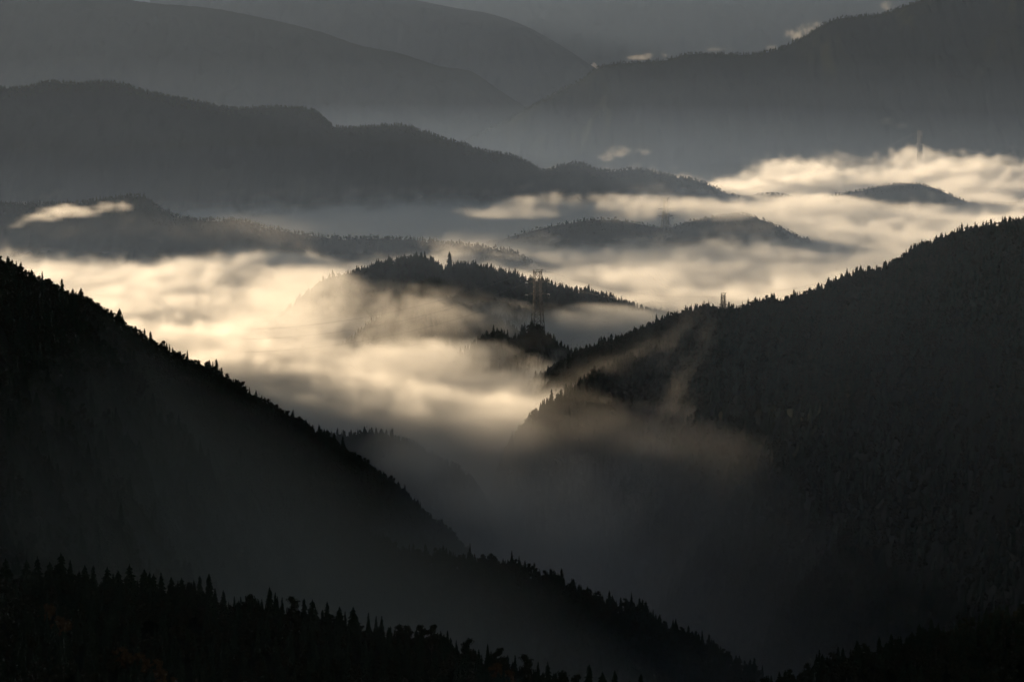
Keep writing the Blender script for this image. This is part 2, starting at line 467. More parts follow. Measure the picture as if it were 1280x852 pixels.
def surf(r, uu, vv):
    """Point on a ridge at crest distance uu (m) and slope distance vv (m), arrays."""
    ui = np.clip(uu / (r['u'][1] - r['u'][0]), 0, len(r['u']) - 1.001)
    vi = np.interp(vv, r['v'], np.arange(len(r['v'])))
    vi = np.clip(vi, 0, len(r['v']) - 1.001)
    i, j = ui.astype(int), vi.astype(int)
    a2, b2 = ui - i, vi - j
    out = []
    for A in (r['X'], r['Y'], r['Z']):
        out.append((A[i, j] * (1 - a2) + A[i + 1, j] * a2) * (1 - b2) + (A[i, j + 1] * (1 - a2) + A[i + 1, j + 1] * a2) * b2)
    return np.stack(out, -1)


def project(p):
    """World points -> photo pixels."""
    d = p - np.array((0, 0, CAMZ))
    depth = d[..., 1] * CP - d[..., 2] * SP
    up = d[..., 1] * SP + d[..., 2] * CP
    return 640 + 4800 * d[..., 0] / depth, 426 - 4800 * up / depth


FOREST = []     # rows: x, y, z, scale, rot, kind


def plant(r, spacing, v0, v1, hs=1.0, conifers=0.7, seed=0, jit=0.28, lim=None, crest_rows=False):
    """Forest over a strip of a ridge between slope distances v0 and v1 (m)."""
    g = np.random.default_rng(seed)
    Lu = r['u'][-1]
    n = int(Lu * (v1 - v0) / spacing**2)
    uu, vv = g.random(n) * Lu, v0 + g.random(n) * (v1 - v0)
    p = surf(r, uu, vv)
    px, py = project(p)
    ok = (px > -60) & (px < 1340) & (py < 880) & (p[:, 2] > 54)
    if lim:
        ok &= (px > lim[0]) & (px < lim[1])
    p = p[ok]
    n = len(p)
    patch = n2(p[:, 0], p[:, 1], 420, TILE_B)
    con = g.random(n) < np.clip(conifers + 0.25 * patch, 0.03, 0.97)
    kind = np.where(con, g.integers(0, 4, n), g.integers(4, 7, n))
    sc = hs * np.clip(g.normal(0.86, jit * 0.55, n), 0.45, 1.25)
    FOREST.append(np.column_stack((p[:, 0], p[:, 1], p[:, 2] - 0.4, sc, g.random(n) * 6.283, kind)))


plant(r_fg_left, 3.4, -25, 150, 0.74, 0.5, 1, jit=0.2)
plant(r_fg_right, 3.4, -25, 150, 0.74, 0.3, 2, jit=0.2)
plant(r_left, 4.0, -35, 90, 0.74, 0.2, 3)
plant(r_left, 6.5, 90, 420, 0.7, 0.4, 33)
plant(r_spur_left, 4.2, -30, 70, 0.75, 0.4, 4)
plant(r_spur_left, 8.0, 70, 300, 0.95, 0.5, 44)
plant(r_behind_left, 4.0, -30, 130, 0.85, 0.8, 5)
plant(r_right, 4.0, -35, 120, 0.85, 0.4, 6)
plant(r_right, 6.5, 120, 560, 0.7, 0.4, 66)
plant(r_spur_right, 4.0, -30, 160, 0.85, 0.75, 7)
plant(r_centre, 4.2, -30, 170, 0.7, 0.65, 8)
plant(r_centre_spur, 4.2, -30, 120, 0.8, 0.75, 9)
plant(r_pylon_knoll, 4.2, -30, 110, 0.85, 0.7, 10)
plant(r_low_left, 5.0, -20, 60, 0.5, 0.3, 12)
plant(r_bank, 6.0, -20, 60, 0.42, 0.3, 13)
plant(r_mid_left, 5.0, -20, 45, 0.5, 0.3, 14)
plant(r_dome, 6.0, -20, 45, 0.4, 0.3, 15)
plant(r_big, 8.0, -20, 40, 0.6, 0.35, 16)


def crest_at(r, px):
    """Crest distance u at photo column px."""
    cx, _ = project(r['C'])
    k = int(np.argmin(np.abs(cx - px)))
    return r['u'][k]


def tip_tree(r, px, py, label, group, kind=None, v=2.0, wide=1.0):
    u = crest_at(r, px)
    p = surf(r, np.array([u]), np.array([v]))[0]
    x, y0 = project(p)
    p[0] += (px - x) * p[1] / 4800
    h = max((y0 - py) * p[1] / 4800 + 0.4, 4)
    if kind is None:
        kind = random.choice((0, 0, 2, 2, 1))
    sc = h / KINDS[kind][3]
    return tree(kind, (p[0], p[1], p[2] - 0.4), max(0.55, min(1.25, sc)) * wide, random.random() * 6.28, label, group, sz=sc)


# individual cedars along the lower left crest: (photo x, photo y of the tip)
GA = 'cedars along the lower left crest'
special = {76: 'tallest pointed cedar near the left end of the lower left crest',
           163: 'broad pointed cedar standing above its neighbours on the lower left crest',
           337: 'lone tapering cedar tip halfway along the lower left crest',
           736: 'tallest of the separate slim cedars at the bottom edge beside the valley',
           768: 'slim cedar second from the right end of the lower left crest',
           801: 'last slim cedar at the right end of the lower left crest',
           262: 'slim cedar rising just right of a rounded clump on the lower left crest',
           657: 'ragged leafy treetop standing up before the crest reaches the bottom edge'}
for (x, y, k) in [(7, 697, 2), (33, 698, 2), (48, 694, 0), (62, 701, 2), (76, 690, 2), (88, 699, 0), (107, 705, 2), (117, 705, 1), (134, 707, 2), (148, 712, 2), (163, 704, 2), (181, 710, 2), (193, 716, 2), (202, 715, 0), (214, 720, 2), (228, 721, 2), (238, 724, 4), (250, 718, 1), (262, 715, 1), (311, 738, 5), (337, 732, 1), (366, 741, 4), (390, 748, 2), (409, 750, 1), (425, 757, 2), (442, 757, 2), (460, 765, 3), (478, 769, 3), (500, 776, 5), (525, 777, 4), (540, 776, 6), (560, 787, 3), (585, 793, 4), (610, 804, 3), (623, 805, 6), (644, 818, 3), (657, 813, 4), (672, 826, 3), (685, 826, 0), (700, 833, 5), (722, 838, 4), (736, 828, 1), (753, 838, 2), (768, 835, 1), (787, 850, 2), (801, 840, 1)]:
    tip_tree(r_fg_left, x, y, special.get(x, 'black treetop in the row along the lower left crest'), GA, k)


def crest_things(r, n, x0, x1, label, group, seed, vmin=-3, vmax=14, hs=0.9, conifers=0.7, firsts=None):
    g = random.Random(seed)
    xs = [x0 + (x1 - x0) * (i + g.random() * 0.8) / n for i in range(n)]
    for i, x in enumerate(xs):
        p = surf(r, np.array([crest_at(r, x)]), np.array([g.uniform(vmin, vmax)]))[0]
        p[0] += g.uniform(-1.5, 1.5)
        k = g.choice((0, 1, 2, 2)) if g.random() < conifers else g.choice((4, 5, 6))
        s = hs * g.uniform(0.85, 1.12)
        tree(k, (p[0], p[1], p[2] - 0.4), s, g.random() * 6.28, label, group)


crest_things(r_fg_right, 44, 925, 1285, 'black treetop on the crest of the small lower right ridge', 'trees on the lower right crest', 2, hs=0.82, conifers=0.35)
crest_things(r_right, 92, 745, 1284, 'black treetop on the long crest of the right mountainside', 'trees on the right crest', 3, hs=0.95, conifers=0.45)
crest_things(r_left, 44, -2, 530, 'small black treetop on the falling crest of the left mountainside', 'trees on the left crest', 4, hs=0.92, conifers=0.3)
crest_things(r_centre, 46, 440, 815, 'dark treetop on the central hill above the fog', 'trees on the central hill', 5, hs=0.8, conifers=0.75)
tip_tree(r_centre, 562, 314, 'single pointed cedar in the notch of the central hill', 'trees on the central hill', 2, wide=1.15)
crest_things(r_pylon_knoll, 14, 585, 735, 'misty treetop on the knoll below the tall pylon', 'trees on the pylon knoll', 6, hs=0.95, conifers=0.7)
tip_tree(r_pylon_knoll, 654, 407, 'tall narrow cedar left of the pylon on the misty knoll', 'trees on the pylon knoll', 1)
tip_tree(r_pylon_knoll, 617, 405, 'pointed cedar in a small misty clump left of the pylon knoll', 'trees on the pylon knoll', 1)
crest_things(r_spur_right, 22, 735, 825, 'treetop at the misty edge of the right spur', 'trees on the right spur', 7, hs=0.95, conifers=0.8)
crest_things(r_behind_left, 20, 425, 600, 'hazy treetop on the hill behind the left mountainside', 'trees on the hazy hill', 8, hs=0.9, conifers=0.8)
# autumn trees that catch the low sun on the near slope
AU = 'autumn trees on the near slope'
for (x, v) in [(72, 26), (84, 28), (92, 30), (165, 40), (176, 40), (186, 42), (197, 43), (208, 44), (219, 47), (230, 49), (240, 52), (252, 55), (620, 9), (634, 12), (652, 14)]:
    p = surf(r_fg_left, np.array([crest_at(r_fg_left, x)]), np.array([float(v)]))[0]
    tree(7, (p[0], p[1], p[2] + 0.6), random.uniform(0.75, 0.95), random.random() * 6.28, 'rusty autumn treetop low on the dark lower left slope', AU)
print('trees', N_TREES, sum(len(f) for f in FOREST), round(time.time() - T0, 1))


def gn_forest(rows):
    me = bpy.data.meshes.new('forest')
    me.vertices.add(len(rows))
    me.vertices.foreach_set('co', rows[:, :3].astype(np.float32).ravel())
    for nm, c, ty in (('scl', 3, 'FLOAT'), ('rot', 4, 'FLOAT'), ('kind', 5, 'INT')):
        at = me.attributes.new(nm, ty, 'POINT')
        at.data.foreach_set('value', rows[:, c].astype(np.float32 if ty == 'FLOAT' else np.int32))
    o = link('forest', me)
    ng = bpy.data.node_groups.new('forest_nodes', 'GeometryNodeTree')
    ng.interface.new_socket('Geometry', in_out='INPUT', socket_type='NodeSocketGeometry')
    ng.interface.new_socket('Geometry', in_out='OUTPUT', socket_type='NodeSocketGeometry')
    N, Lk = ng.nodes.new, ng.links.new
    gi_, go = N('NodeGroupInput'), N('NodeGroupOutput')
    join = N('GeometryNodeJoinGeometry')

    def attr(nm, ty):
        a2 = N('GeometryNodeInputNamedAttribute')
        a2.data_type = ty
        a2.inputs['Name'].default_value = nm
        return a2.outputs['Attribute']
    kd, rt, sc = attr('kind', 'INT'), attr('rot', 'FLOAT'), attr('scl', 'FLOAT')
    cv = N('ShaderNodeCombineXYZ')
    Lk(rt, cv.inputs['Z'])
    for k in range(7):
        cmpn = N('FunctionNodeCompare')
        cmpn.data_type = 'INT'
        cmpn.operation = 'EQUAL'
        Lk(kd, cmpn.inputs[2])
        cmpn.inputs[3].default_value = k
        oi = N('GeometryNodeObjectInfo')
        oi.transform_space = 'ORIGINAL'
        oi.inputs['Object'].default_value = PROTO[k][1]
        oi.inputs['As Instance'].default_value = True
        ip = N('GeometryNodeInstanceOnPoints')
        Lk(gi_.outputs[0], ip.inputs['Points'])
        Lk(cmpn.outputs[0], ip.inputs['Selection'])
        Lk(oi.outputs['Geometry'], ip.inputs['Instance'])
        Lk(cv.outputs[0], ip.inputs['Rotation'])
        Lk(sc, ip.inputs['Scale'])
        Lk(ip.outputs[0], join.inputs[0])
    Lk(join.outputs[0], go.inputs[0])
    md = o.modifiers.new('forest', 'NODES')
    md.node_group = ng
    return o


for k in range(8):
    assert k in PROTO, k
tag(gn_forest(np.concatenate(FOREST)), 'dense dark forest covering all the slopes', 'forest', kind='stuff')


# ------------------------------------------------------------------ pylons and power lines
def bars(name, segs, mat, parent=None):
    """Steel angle bars as square tubes: segs = [(p0, p1, width)]."""
    V, Fq = [], []
    for p0, p1, wd in segs:
        p0, p1 = Vector(p0), Vector(p1)
        q = (p1 - p0).to_track_quat('Z', 'Y').to_matrix()
        n = len(V)
        for p in (p0, p1):
            for sx, sy in ((-1, -1), (1, -1), (1, 1), (-1, 1)):
                V.append(tuple(p + q @ Vector((sx * wd / 2, sy * wd / 2, 0))))
        for k in range(4):
            Fq.append((n + k, n + (k + 1) % 4, n + 4 + (k + 1) % 4, n + 4 + k))
        Fq += [(n + 3, n + 2, n + 1, n), (n + 4, n + 5, n + 6, n + 7)]
    return link(name, mesh_np(name, np.array(V), np.array(Fq), mat, False), parent)


def pylon(loc, H, wb, wt, arms, label, rz=0.0, wd=0.35, arm_len=10.0, group='transmission pylons'):
    """Lattice transmission tower. arms: heights of the cross arms. Returns the root and the wire points in world space."""
    root = link('pylon', None)
    root.location = loc
    root.rotation_euler = (0, 0, rz)
    tag(root, label, 'pylon', group)
    hw = lambda z: (wb + (wt - wb) * min(1, z / (H * 0.72))) / 2
    zs = [0.0]
    while zs[-1] < H * 0.93:
        zs.append(zs[-1] + max(2.2, hw(zs[-1]) * 1.25))
    zs[-1] = H
    corner = lambda i, z: (hw(z) * (1 if i in (0, 1) else -1), hw(z) * (1 if i in (1, 2) else -1), z)
    for i in range(4):
        bars('leg', [(corner(i, -6), corner(i, H * 0.72), wd * 1.35), (corner(i, H * 0.72), corner(i, H), wd * 1.1)], M_STEEL, root)
    segs = []
    for a_, b_ in zip(zs[:-1], zs[1:]):
        for i in range(4):
            j = (i + 1) % 4
            segs += [(corner(i, a_), corner(j, b_), wd * 0.75), (corner(j, a_), corner(i, b_), wd * 0.75), (corner(i, b_), corner(j, b_), wd * 0.7)]
    bars('lattice', segs, M_STEEL, root)
    top = []
    pk = 0.22 * arm_len
    w2 = hw(H)
    for s in (-1, 1):
        top += [((s * w2, -w2, H), (s * (w2 + pk), 0, H + 2.4), wd * .8), ((s * w2, w2, H), (s * (w2 + pk), 0, H + 2.4), wd * .8), ((s * w2, 0, H - 2), (s * (w2 + pk), 0, H + 2.4), wd * .6)]
    top += [((-w2 - pk, 0, H + 2.4), (w2 + 2.2, 0, H + 2.4), wd * .6), ((-w2, -w2, H), (0, 0, H + 2.4), wd * .6), ((w2, w2, H), (0, 0, H + 2.4), wd * .6)]
    bars('earth_wire_peak', top, M_STEEL, root)
    pts = [(s * (w2 + pk), 0, H + 2.4) for s in (-1, 1)]
    for z in arms:
        for s in (-1, 1):
            x0, x1 = s * hw(z), s * (hw(z) + arm_len)
            h0 = hw(z)
            tip = (x1, 0, z + 0.3)
            a_ = [((x0, -h0, z), tip, wd * .8), ((x0, h0, z), tip, wd * .8), ((s * hw(z + 2.6), 0, z + 2.6), tip, wd * .7)]
            for t in (0.3, 0.6):
                b0 = [x0 + (x1 - x0) * t, -h0 * (1 - t), z + .3 * t]
                b1 = [x0 + (x1 - x0) * t, h0 * (1 - t), z + .3 * t]
                c = [x0 + (x1 - x0) * t, 0, z + 2.6 - 2.3 * t]
                a_ += [(b0, b1, wd * .5), (b0, c, wd * .5), (b1, c, wd * .5)]
            arm = bars('cross_arm', a_, M_STEEL, root)
            # strain insulator strings either side, with a jumper loop hanging below
            for sy in (-1, 1):
                bm = bmesh.new()
                for k in range(9):
                    mt = Matrix.Translation((x1, sy * (0.6 + k * 0.42), z - 0.05 * k)) @ Matrix.Rotation(math.pi / 2, 4, 'X')
                    bmesh.ops.create_cone(bm, cap_ends=True, segments=8, radius1=0.34, radius2=0.16, depth=0.3, matrix=mt)
                me = bpy.data.meshes.new('insulator')
                bm.to_mesh(me)
                bm.free()
                me.materials.append(M_CERAMIC)
                link('insulator', me, arm)
            loop = []
            for k in range(8):
                t0, t1 = k / 8 * 2 - 1, (k + 1) / 8 * 2 - 1
                loop.append(((x1, 4.2 * t0, z - 4.2 * (1 - t0**2) - .4), (x1, 4.2 * t1, z - 4.2 * (1 - t1**2) - .4), 0.14))
            bars('jumper_wire', loop, M_CABLE, arm)
            pts.append((x1, 0, z - 0.4))
    M = Matrix.Translation(loc) @ Matrix.Rotation(rz, 4, 'Z')
    return root, [M @ Vector(p) for p in pts]


def stand(px, py_top, D, H):
    """Foot of a pylon whose top shows at (px, py_top)."""
    p = P(px, py_top, D)
    return (p[0], p[1], p[2] - H - 2.4)


def ground_foot(px, py_top, D, Hmin):
    p = P(px, py_top, D)
    z = float(hmap(p[0], p[1])) - 0.5
    return (p[0], p[1], z), max(Hmin, p[2] - z - 2.4)


f1, h1 = ground_foot(672, 337, 4090, 50)
f2, h2 = ground_foot(832, 247, 5810, 35)
f3, h3 = ground_foot(904, 366, 3560, 25)
f4, h4 = ground_foot(1150, 163, 7900, 60)
print('pylons', f1, h1, f2, h2, f3, h3, f4, h4)
_, w1 = pylon(f1, h1, 17, 7.0, [h1 - 24, h1 - 11], 'tall lattice pylon standing in the fog before the central hill', rz=R(20), wd=0.45, arm_len=9)
_, w2 = pylon(f2, h2, 10, 6.0, [h2 - 26, h2 - 15], 'small grey pylon above the middle fog band', rz=R(12), wd=0.7, arm_len=9)
_, w3 = pylon(f3, h3, 6, 3.2, [h3 - 9], 'slender pylon top poking above the right crest', rz=R(15), wd=0.4, arm_len=2.2)
_, w4 = pylon(f4, h4, 13, 7.0, [h4 - 40, h4 - 26], 'hazy distant pylon above the dome shaped hill', rz=R(-60), wd=0.9, arm_len=5)


def wire(p0, p1, sag, label, group='power lines', r=0.065, n=40):
    p0, p1 = Vector(p0), Vector(p1)
    pts = []
    for i in range(n + 1):
        t = i / n
        p = p0.lerp(p1, t)
        pts.append(Vector((p.x, p.y, p.z - sag * 4 * t * (1 - t))))
    V, Fq = [], []
    for i, p in enumerate(pts):
        d = (pts[min(i + 1, n)] - pts[max(i - 1, 0)]).normalized()
        q = d.to_track_quat('Z', 'Y').to_matrix()
        V += [tuple(p + q @ Vector((r * math.cos(k * 1.0472), r * math.sin(k * 1.0472), 0))) for k in range(6)]
        if i:
            a_, b_ = 6 * (i - 1), 6 * i
            Fq += [(a_ + k, a_ + (k + 1) % 6, b_ + (k + 1) % 6, b_ + k) for k in range(6)]
    tag(link('power_line', mesh_np('power_line', np.array(V), np.array(Fq), M_CABLE)), label, 'power line', group)


# to the left: into the fog; to the right: over the fog to beyond the right crest
lw = [(w1[0], P(300, 412, 3900), 14), (w1[2], P(300, 440, 3880), 14), (w1[4], P(300, 424, 3890), 14)]
for i, (p, q, sg) in enumerate(lw):
    wire(p, q, sg, ['highest wire running left from the tall pylon into the fog', 'lowest wire running left from the tall pylon into the fog', 'middle wire running left from the tall pylon into the fog'][i])
for i, (p, q, sg) in enumerate([(w1[1], P(1040, 350, 3500), 22), (w1[5], P(1040, 356, 3480), 20)]):
    wire(p, q, sg, ['upper wire running right from the tall pylon over the bright fog', 'lower wire running right from the tall pylon over the bright fog'][i])
for i, k in enumerate((0, 1, 4)):
    wire(w2[k], w4[k], 28, ['hazy wire joining the left peaks of the two distant pylons', 'hazy wire joining the right peaks of the two distant pylons', 'lowest hazy wire joining cross arms of the two distant pylons'][i])

# ------------------------------------------------------------------ air: even haze, then fog banks
hz = bpy.data.materials.new('haze_air')
hz.use_nodes = True
t_ = hz.node_tree
t_.nodes.remove(t_.nodes['Principled BSDF'])
pv = t_.nodes.new('ShaderNodeVolumePrincipled')
pv.inputs['Color'].default_value = (0.45, 0.63, 1.0, 1)
pv.inputs['Density Attribute'].default_value = ''
pv.inputs['Density'].default_value = 4.0e-6
pv.inputs['Anisotropy'].default_value = 0.5
t_.links.new(pv.outputs[0], t_.nodes['Material Output'].inputs['Volume'])
bm = bmesh.new()
bmesh.ops.create_cube(bm, size=1)
for v in bm.verts:
    v.co = Vector((v.co.x * 62000, v.co.y * 50000 + 16000, (49.0 if v.co.z < 0 else 900.0)))
me = bpy.data.meshes.new('haze')
bm.to_mesh(me)
bm.free()
me.materials.append(hz)
tag(link('haze', me), 'thin morning haze filling all the air', 'haze', kind='stuff')


FOG_SCALE = 1000.0      # grids store density x 1000: values under 0.001 would be dropped


def fog_material(name, color, g):
    m = bpy.data.materials.new(name)
    m.use_nodes = True
    t = m.node_tree
    t.nodes.remove(t.nodes['Principled BSDF'])
    p = t.nodes.new('ShaderNodeVolumePrincipled')
    p.inputs['Color'].default_value = (*color, 1)
    p.inputs['Density'].default_value = 1.0 / FOG_SCALE
    p.inputs['Anisotropy'].default_value = g
    t.links.new(p.outputs[0], t.nodes['Material Output'].inputs['Volume'])
    return m


M_FOG = fog_material('fog_droplets', (0.97, 0.97, 0.97), 0.55)
M_MIST = fog_material('mist_air', (0.58, 0.71, 1.0), 0.35)


def fog_volume(name, lo, hi, res, density, label, mat=None):
    """A fog bank: density (1/m) on a regular grid, turned into a volume by geometry nodes."""
    mat = mat or M_FOG
    me = bpy.data.meshes.new(name)
    n = density.size
    me.vertices.add(n)
    at = me.attributes.new('d', 'FLOAT', 'POINT')
    at.data.foreach_set('value', np.ascontiguousarray(density * FOG_SCALE, np.float32).ravel())
    me.materials.append(mat)
    o = link(name, me)
    ng = bpy.data.node_groups.new(name + '_nodes', 'GeometryNodeTree')
    ng.interface.new_socket('Geometry', in_out='INPUT', socket_type='NodeSocketGeometry')
    ng.interface.new_socket('Geometry', in_out='OUTPUT', socket_type='NodeSocketGeometry')
    N, Lk = ng.nodes.new, ng.links.new
    gi_, go = N('NodeGroupInput'), N('NodeGroupOutput')
    vc = N('GeometryNodeVolumeCube')
    vc.inputs['Min'].default_value = lo
    vc.inputs['Max'].default_value = hi
    for ax, r_ in zip('XYZ', res):
        vc.inputs['Resolution ' + ax].default_value = r_
    pos = N('GeometryNodeInputPosition')
    sub = N('ShaderNodeVectorMath'); sub.operation = 'SUBTRACT'
    Lk(pos.outputs[0], sub.inputs[0]); sub.inputs[1].default_value = lo
    mul = N('ShaderNodeVectorMath'); mul.operation = 'MULTIPLY'
    Lk(sub.outputs[0], mul.inputs[0])
    mul.inputs[1].default_value = [(r_ - 1) / (h_ - l_) for r_, h_, l_ in zip(res, hi, lo)]
    add = N('ShaderNodeVectorMath'); add.operation = 'ADD'
    Lk(mul.outputs[0], add.inputs[0]); add.inputs[1].default_value = (0.5, 0.5, 0.5)
    flo = N('ShaderNodeVectorMath'); flo.operation = 'FLOOR'
    Lk(add.outputs[0], flo.inputs[0])
    sp = N('ShaderNodeSeparateXYZ')
    Lk(flo.outputs[0], sp.inputs[0])
    ints = []
    for ax in 'XYZ':
        c = N('FunctionNodeFloatToInt')
        Lk(sp.outputs[ax], c.inputs[0])
        ints.append(c.outputs[0])

    def imath(op, a_, b_):
        m_ = N('FunctionNodeIntegerMath'); m_.operation = op
        for s_, v_ in ((0, a_), (1, b_)):
            if isinstance(v_, int):
                m_.inputs[s_].default_value = v_
            else:
                Lk(v_, m_.inputs[s_])
        return m_.outputs[0]
    ix = imath('ADD', imath('MULTIPLY', imath('ADD', imath('MULTIPLY', ints[0], res[1]), ints[1]), res[2]), ints[2])
    na = N('GeometryNodeInputNamedAttribute')
    na.data_type = 'FLOAT'
    na.inputs['Name'].default_value = 'd'
    si = N('GeometryNodeSampleIndex')
    si.data_type = 'FLOAT'
    Lk(gi_.outputs[0], si.inputs['Geometry'])
    Lk(na.outputs['Attribute'], si.inputs['Value'])
    Lk(ix, si.inputs['Index'])
    Lk(si.outputs[0], vc.inputs['Density'])
    sm = N('GeometryNodeSetMaterial')
    sm.inputs['Material'].default_value = mat
    Lk(vc.outputs[0], sm.inputs[0])
    Lk(sm.outputs[0], go.inputs[0])
    md = o.modifiers.new('fog', 'NODES')
    md.node_group = ng
    tag(o, label, 'fog', kind='stuff')
    return o


def grid(lo, hi, vox):
    res = [int(round((h_ - l_) / v_)) + 1 for l_, h_, v_ in zip(lo, hi, vox)]
    ax = [np.linspace(l_, h_, r_, dtype=np.float32) for l_, h_, r_ in zip(lo, hi, res)]
    return res, ax[0][:, None, None], ax[1][None, :, None], ax[2][None, None, :]


def blob(X, Y, Z, c, rx, ry, rz):
    q = np.square((X - c[0]) / rx) + np.square((Y - c[1]) / ry) + np.square((Z - c[2]) / rz)
    return np.clip(1 - q, 0, 1)


# --- the fog sea in the basin: a finer near part and a coarser far part
SEAM = 4750.0


def sea(lo, hi, vox, seed, sigma, rough, label, near):
    res, X, Y, Z = grid(lo, hi, vox)
    fn = fft_noise(res, vox, 22, 600, 2.0, seed, (0.6, 1.0, 1.3))
    fw = fft_noise(res, vox, 2.2 * vox[0], 90, 1.35, seed + 1, (1.0, 1.0, 0.8))
    top = 201 + 2.5 * n2(X, Y, 2600).astype(np.float32)
    rag = smooth(6500, 7500, Y)
    top = top + 2 * rag + rag * 7 * fn + rag * 4 * fw
    top = top + 15 * smooth(3950, 3380, Y)
    for (px, D, rx, ry, hh) in [(240, 5150, 200, 190, 13), (400, 5150, 180, 170, 11)]:
        c = P(px, 330, D)
        top = top + hh * np.exp(-np.square((X - c[0]) / rx) - np.square((Y - c[1]) / ry))
    d = smooth(0, 1, (top + rough[0] * fn + rough[1] * fw - Z) / 26) * sigma * np.clip(1 + 0.3 * fw, 0.3, 1.8)
    # loose tatters floating just above the surface
    tat = np.clip(0.9 * fn + 0.55 * fw - 1.15, 0, 1.5) * smooth(232, 205, Z) * smooth(180, 200, Z)
    d = np.maximum(d, tat * (0.002 if hi[1] > 5500 else 0.0007))
    for (px, py, D, rx, ry, rz, k, a_) in near:
        c = P(px, py, D)
        b = blob(X, Y, Z, c, rx, ry, rz)
        d = np.maximum(d, k * np.clip(1.25 * b + a_ * fn + 0.7 * a_ * fw - 0.3, 0, 1) ** 1.2 * smooth(0, 0.25, b))
    seam = smooth(SEAM + 60, SEAM - 60, Y) if hi[1] < 5500 else smooth(SEAM - 60, SEAM + 60, Y)
    edge = seam * smooth(0, 120, Y - lo[1]) * smooth(0, 150 if hi[1] < 5500 else 500, (hi[1] + 400 if hi[1] < 5500 else 7450 + 750 * smooth(200, 800, X)) - Y) * smooth(0, 60, X - lo[0]) * smooth(0, 60, hi[0] - X)
    print('sea', d.shape, d.size, round(time.time() - T0, 1))
    fog_volume('fog', lo, hi, res, d * edge, label)


sea((-760., 3300., 120.), (700., 4830., 300.), (6., 8., 4.), 21, 0.026, (2.6, 2.8), 'bright near part of the fog sea round the central hill',
    [(440, 402, 4170, 190, 140, 54, .0062, .32), (540, 392, 4180, 80, 70, 30, .006, .4), (520, 446, 3880, 120, 110, 22, .012, .3), (640, 405, 4190, 90, 120, 28, .007, .45), (745, 404, 4300, 85, 120, 21, .009, .45), (380, 370, 4450, 110, 100, 40, .006, .4)])
sea((-1250., 4670., 130.), (1250., 8200., 320.), (9., 14., 4.5), 25, 0.024, (3.0, 3.0), 'bright far part of the fog sea between the low ridges',
    [(720, 256, 5680, 120, 150, 19, .010, .7), (640, 264, 5600, 90, 120, 10, .006, .8), (810, 258, 5700, 130, 150, 17, .009, .75), (890, 264, 5700, 90, 120, 10, .006, .8), (800, 272, 5620, 200, 60, 7, .005, .8),
     (1000, 256, 6450, 190, 200, 15, .010, .7), (1120, 262, 6500, 150, 200, 9, .007, .7), (1110, 226, 6730, 110, 50, 9, .008, .7),
     (22, 280, 5480, 28, 40, 5, .012, .5), (48, 272, 5480, 34, 45, 7, .014, .5), (78, 264, 5480, 36, 45, 9, .016, .55), (108, 266, 5480, 34, 45, 8, .014, .6), (138, 260, 5480, 30, 45, 10, .010, .7),
     (250, 287, 5350, 280, 160, 24, .0003, .35), (1240, 214, 7600, 170, 150, 34, .008, .9), (1050, 214, 7700, 160, 120, 20, .004, 1.0),
     (440, 265, 6100, 280, 160, 9, .004, .8), (560, 268, 6000, 160, 140, 8, .004, .8)])

# --- fog pouring over the saddle into the shaded valley
lo, hi, vox = (-330., 2250., 90.), (420., 3460., 330.), (5., 7., 4.)
res, X, Y, Z = grid(lo, hi, vox)
fn = fft_noise(res, vox, 14, 360, 2.0, 31, (0.9, 0.45, 1.2))
H = hmap(X, Y).astype(np.float32)
fall = np.clip(3400 - Y, 0, None)
top = 200 - 0.09 * fall + 5 * n2(X, Y, 1500).astype(np.float32)
thin = np.exp(-fall / 200.0)
d = smooth(0, 1, (top + 10 * fn - Z) / 34) * (0.024 * thin + 0.0005)
d = d + 0.0006 * np.exp(-np.clip(Z - 160, 0, None) / 20) * smooth(2150, 2750, Y) * np.clip(1 + 0.3 * fn, 0.3, 2)
for (px, py, D, rx, ry, rz, k) in [(578, 556, 3190, 90, 230, 30, .011), (640, 596, 3060, 80, 230, 31, .009), (705, 640, 2900, 80, 220, 30, .004), (665, 545, 3190, 100, 190, 46, .0016), (745, 600, 3020, 95, 190, 40, .001), (790, 705, 2720, 80, 200, 28, .001)]:
    c = P(px, py, D)
    d = np.maximum(d, k * blob(X, Y, Z, c, rx, ry, rz) * np.clip(0.8 + 0.75 * fn, 0.03, 2.4))
# wisps combed over the right spur
c = P(730, 475, 3330)
hug = blob(X, Y, Z, c, 120, 260, 300) * smooth(30, 8, Z - H - 4 + 8 * fn)
d = np.maximum(d, hug * 0.0028 * np.clip(0.2 + 0.9 * fn, 0, 2))
edge = smooth(0, 160, Y - lo[1]) * smooth(0, 120, hi[1] - Y) * smooth(0, 40, X - lo[0]) * smooth(0, 40, hi[0] - X)
d = d * edge
print('valley', d.shape, d.size, round(time.time() - T0, 1))
fog_volume('fog', lo, hi, res, d, 'shaded fog pouring over the saddle down the near valley')

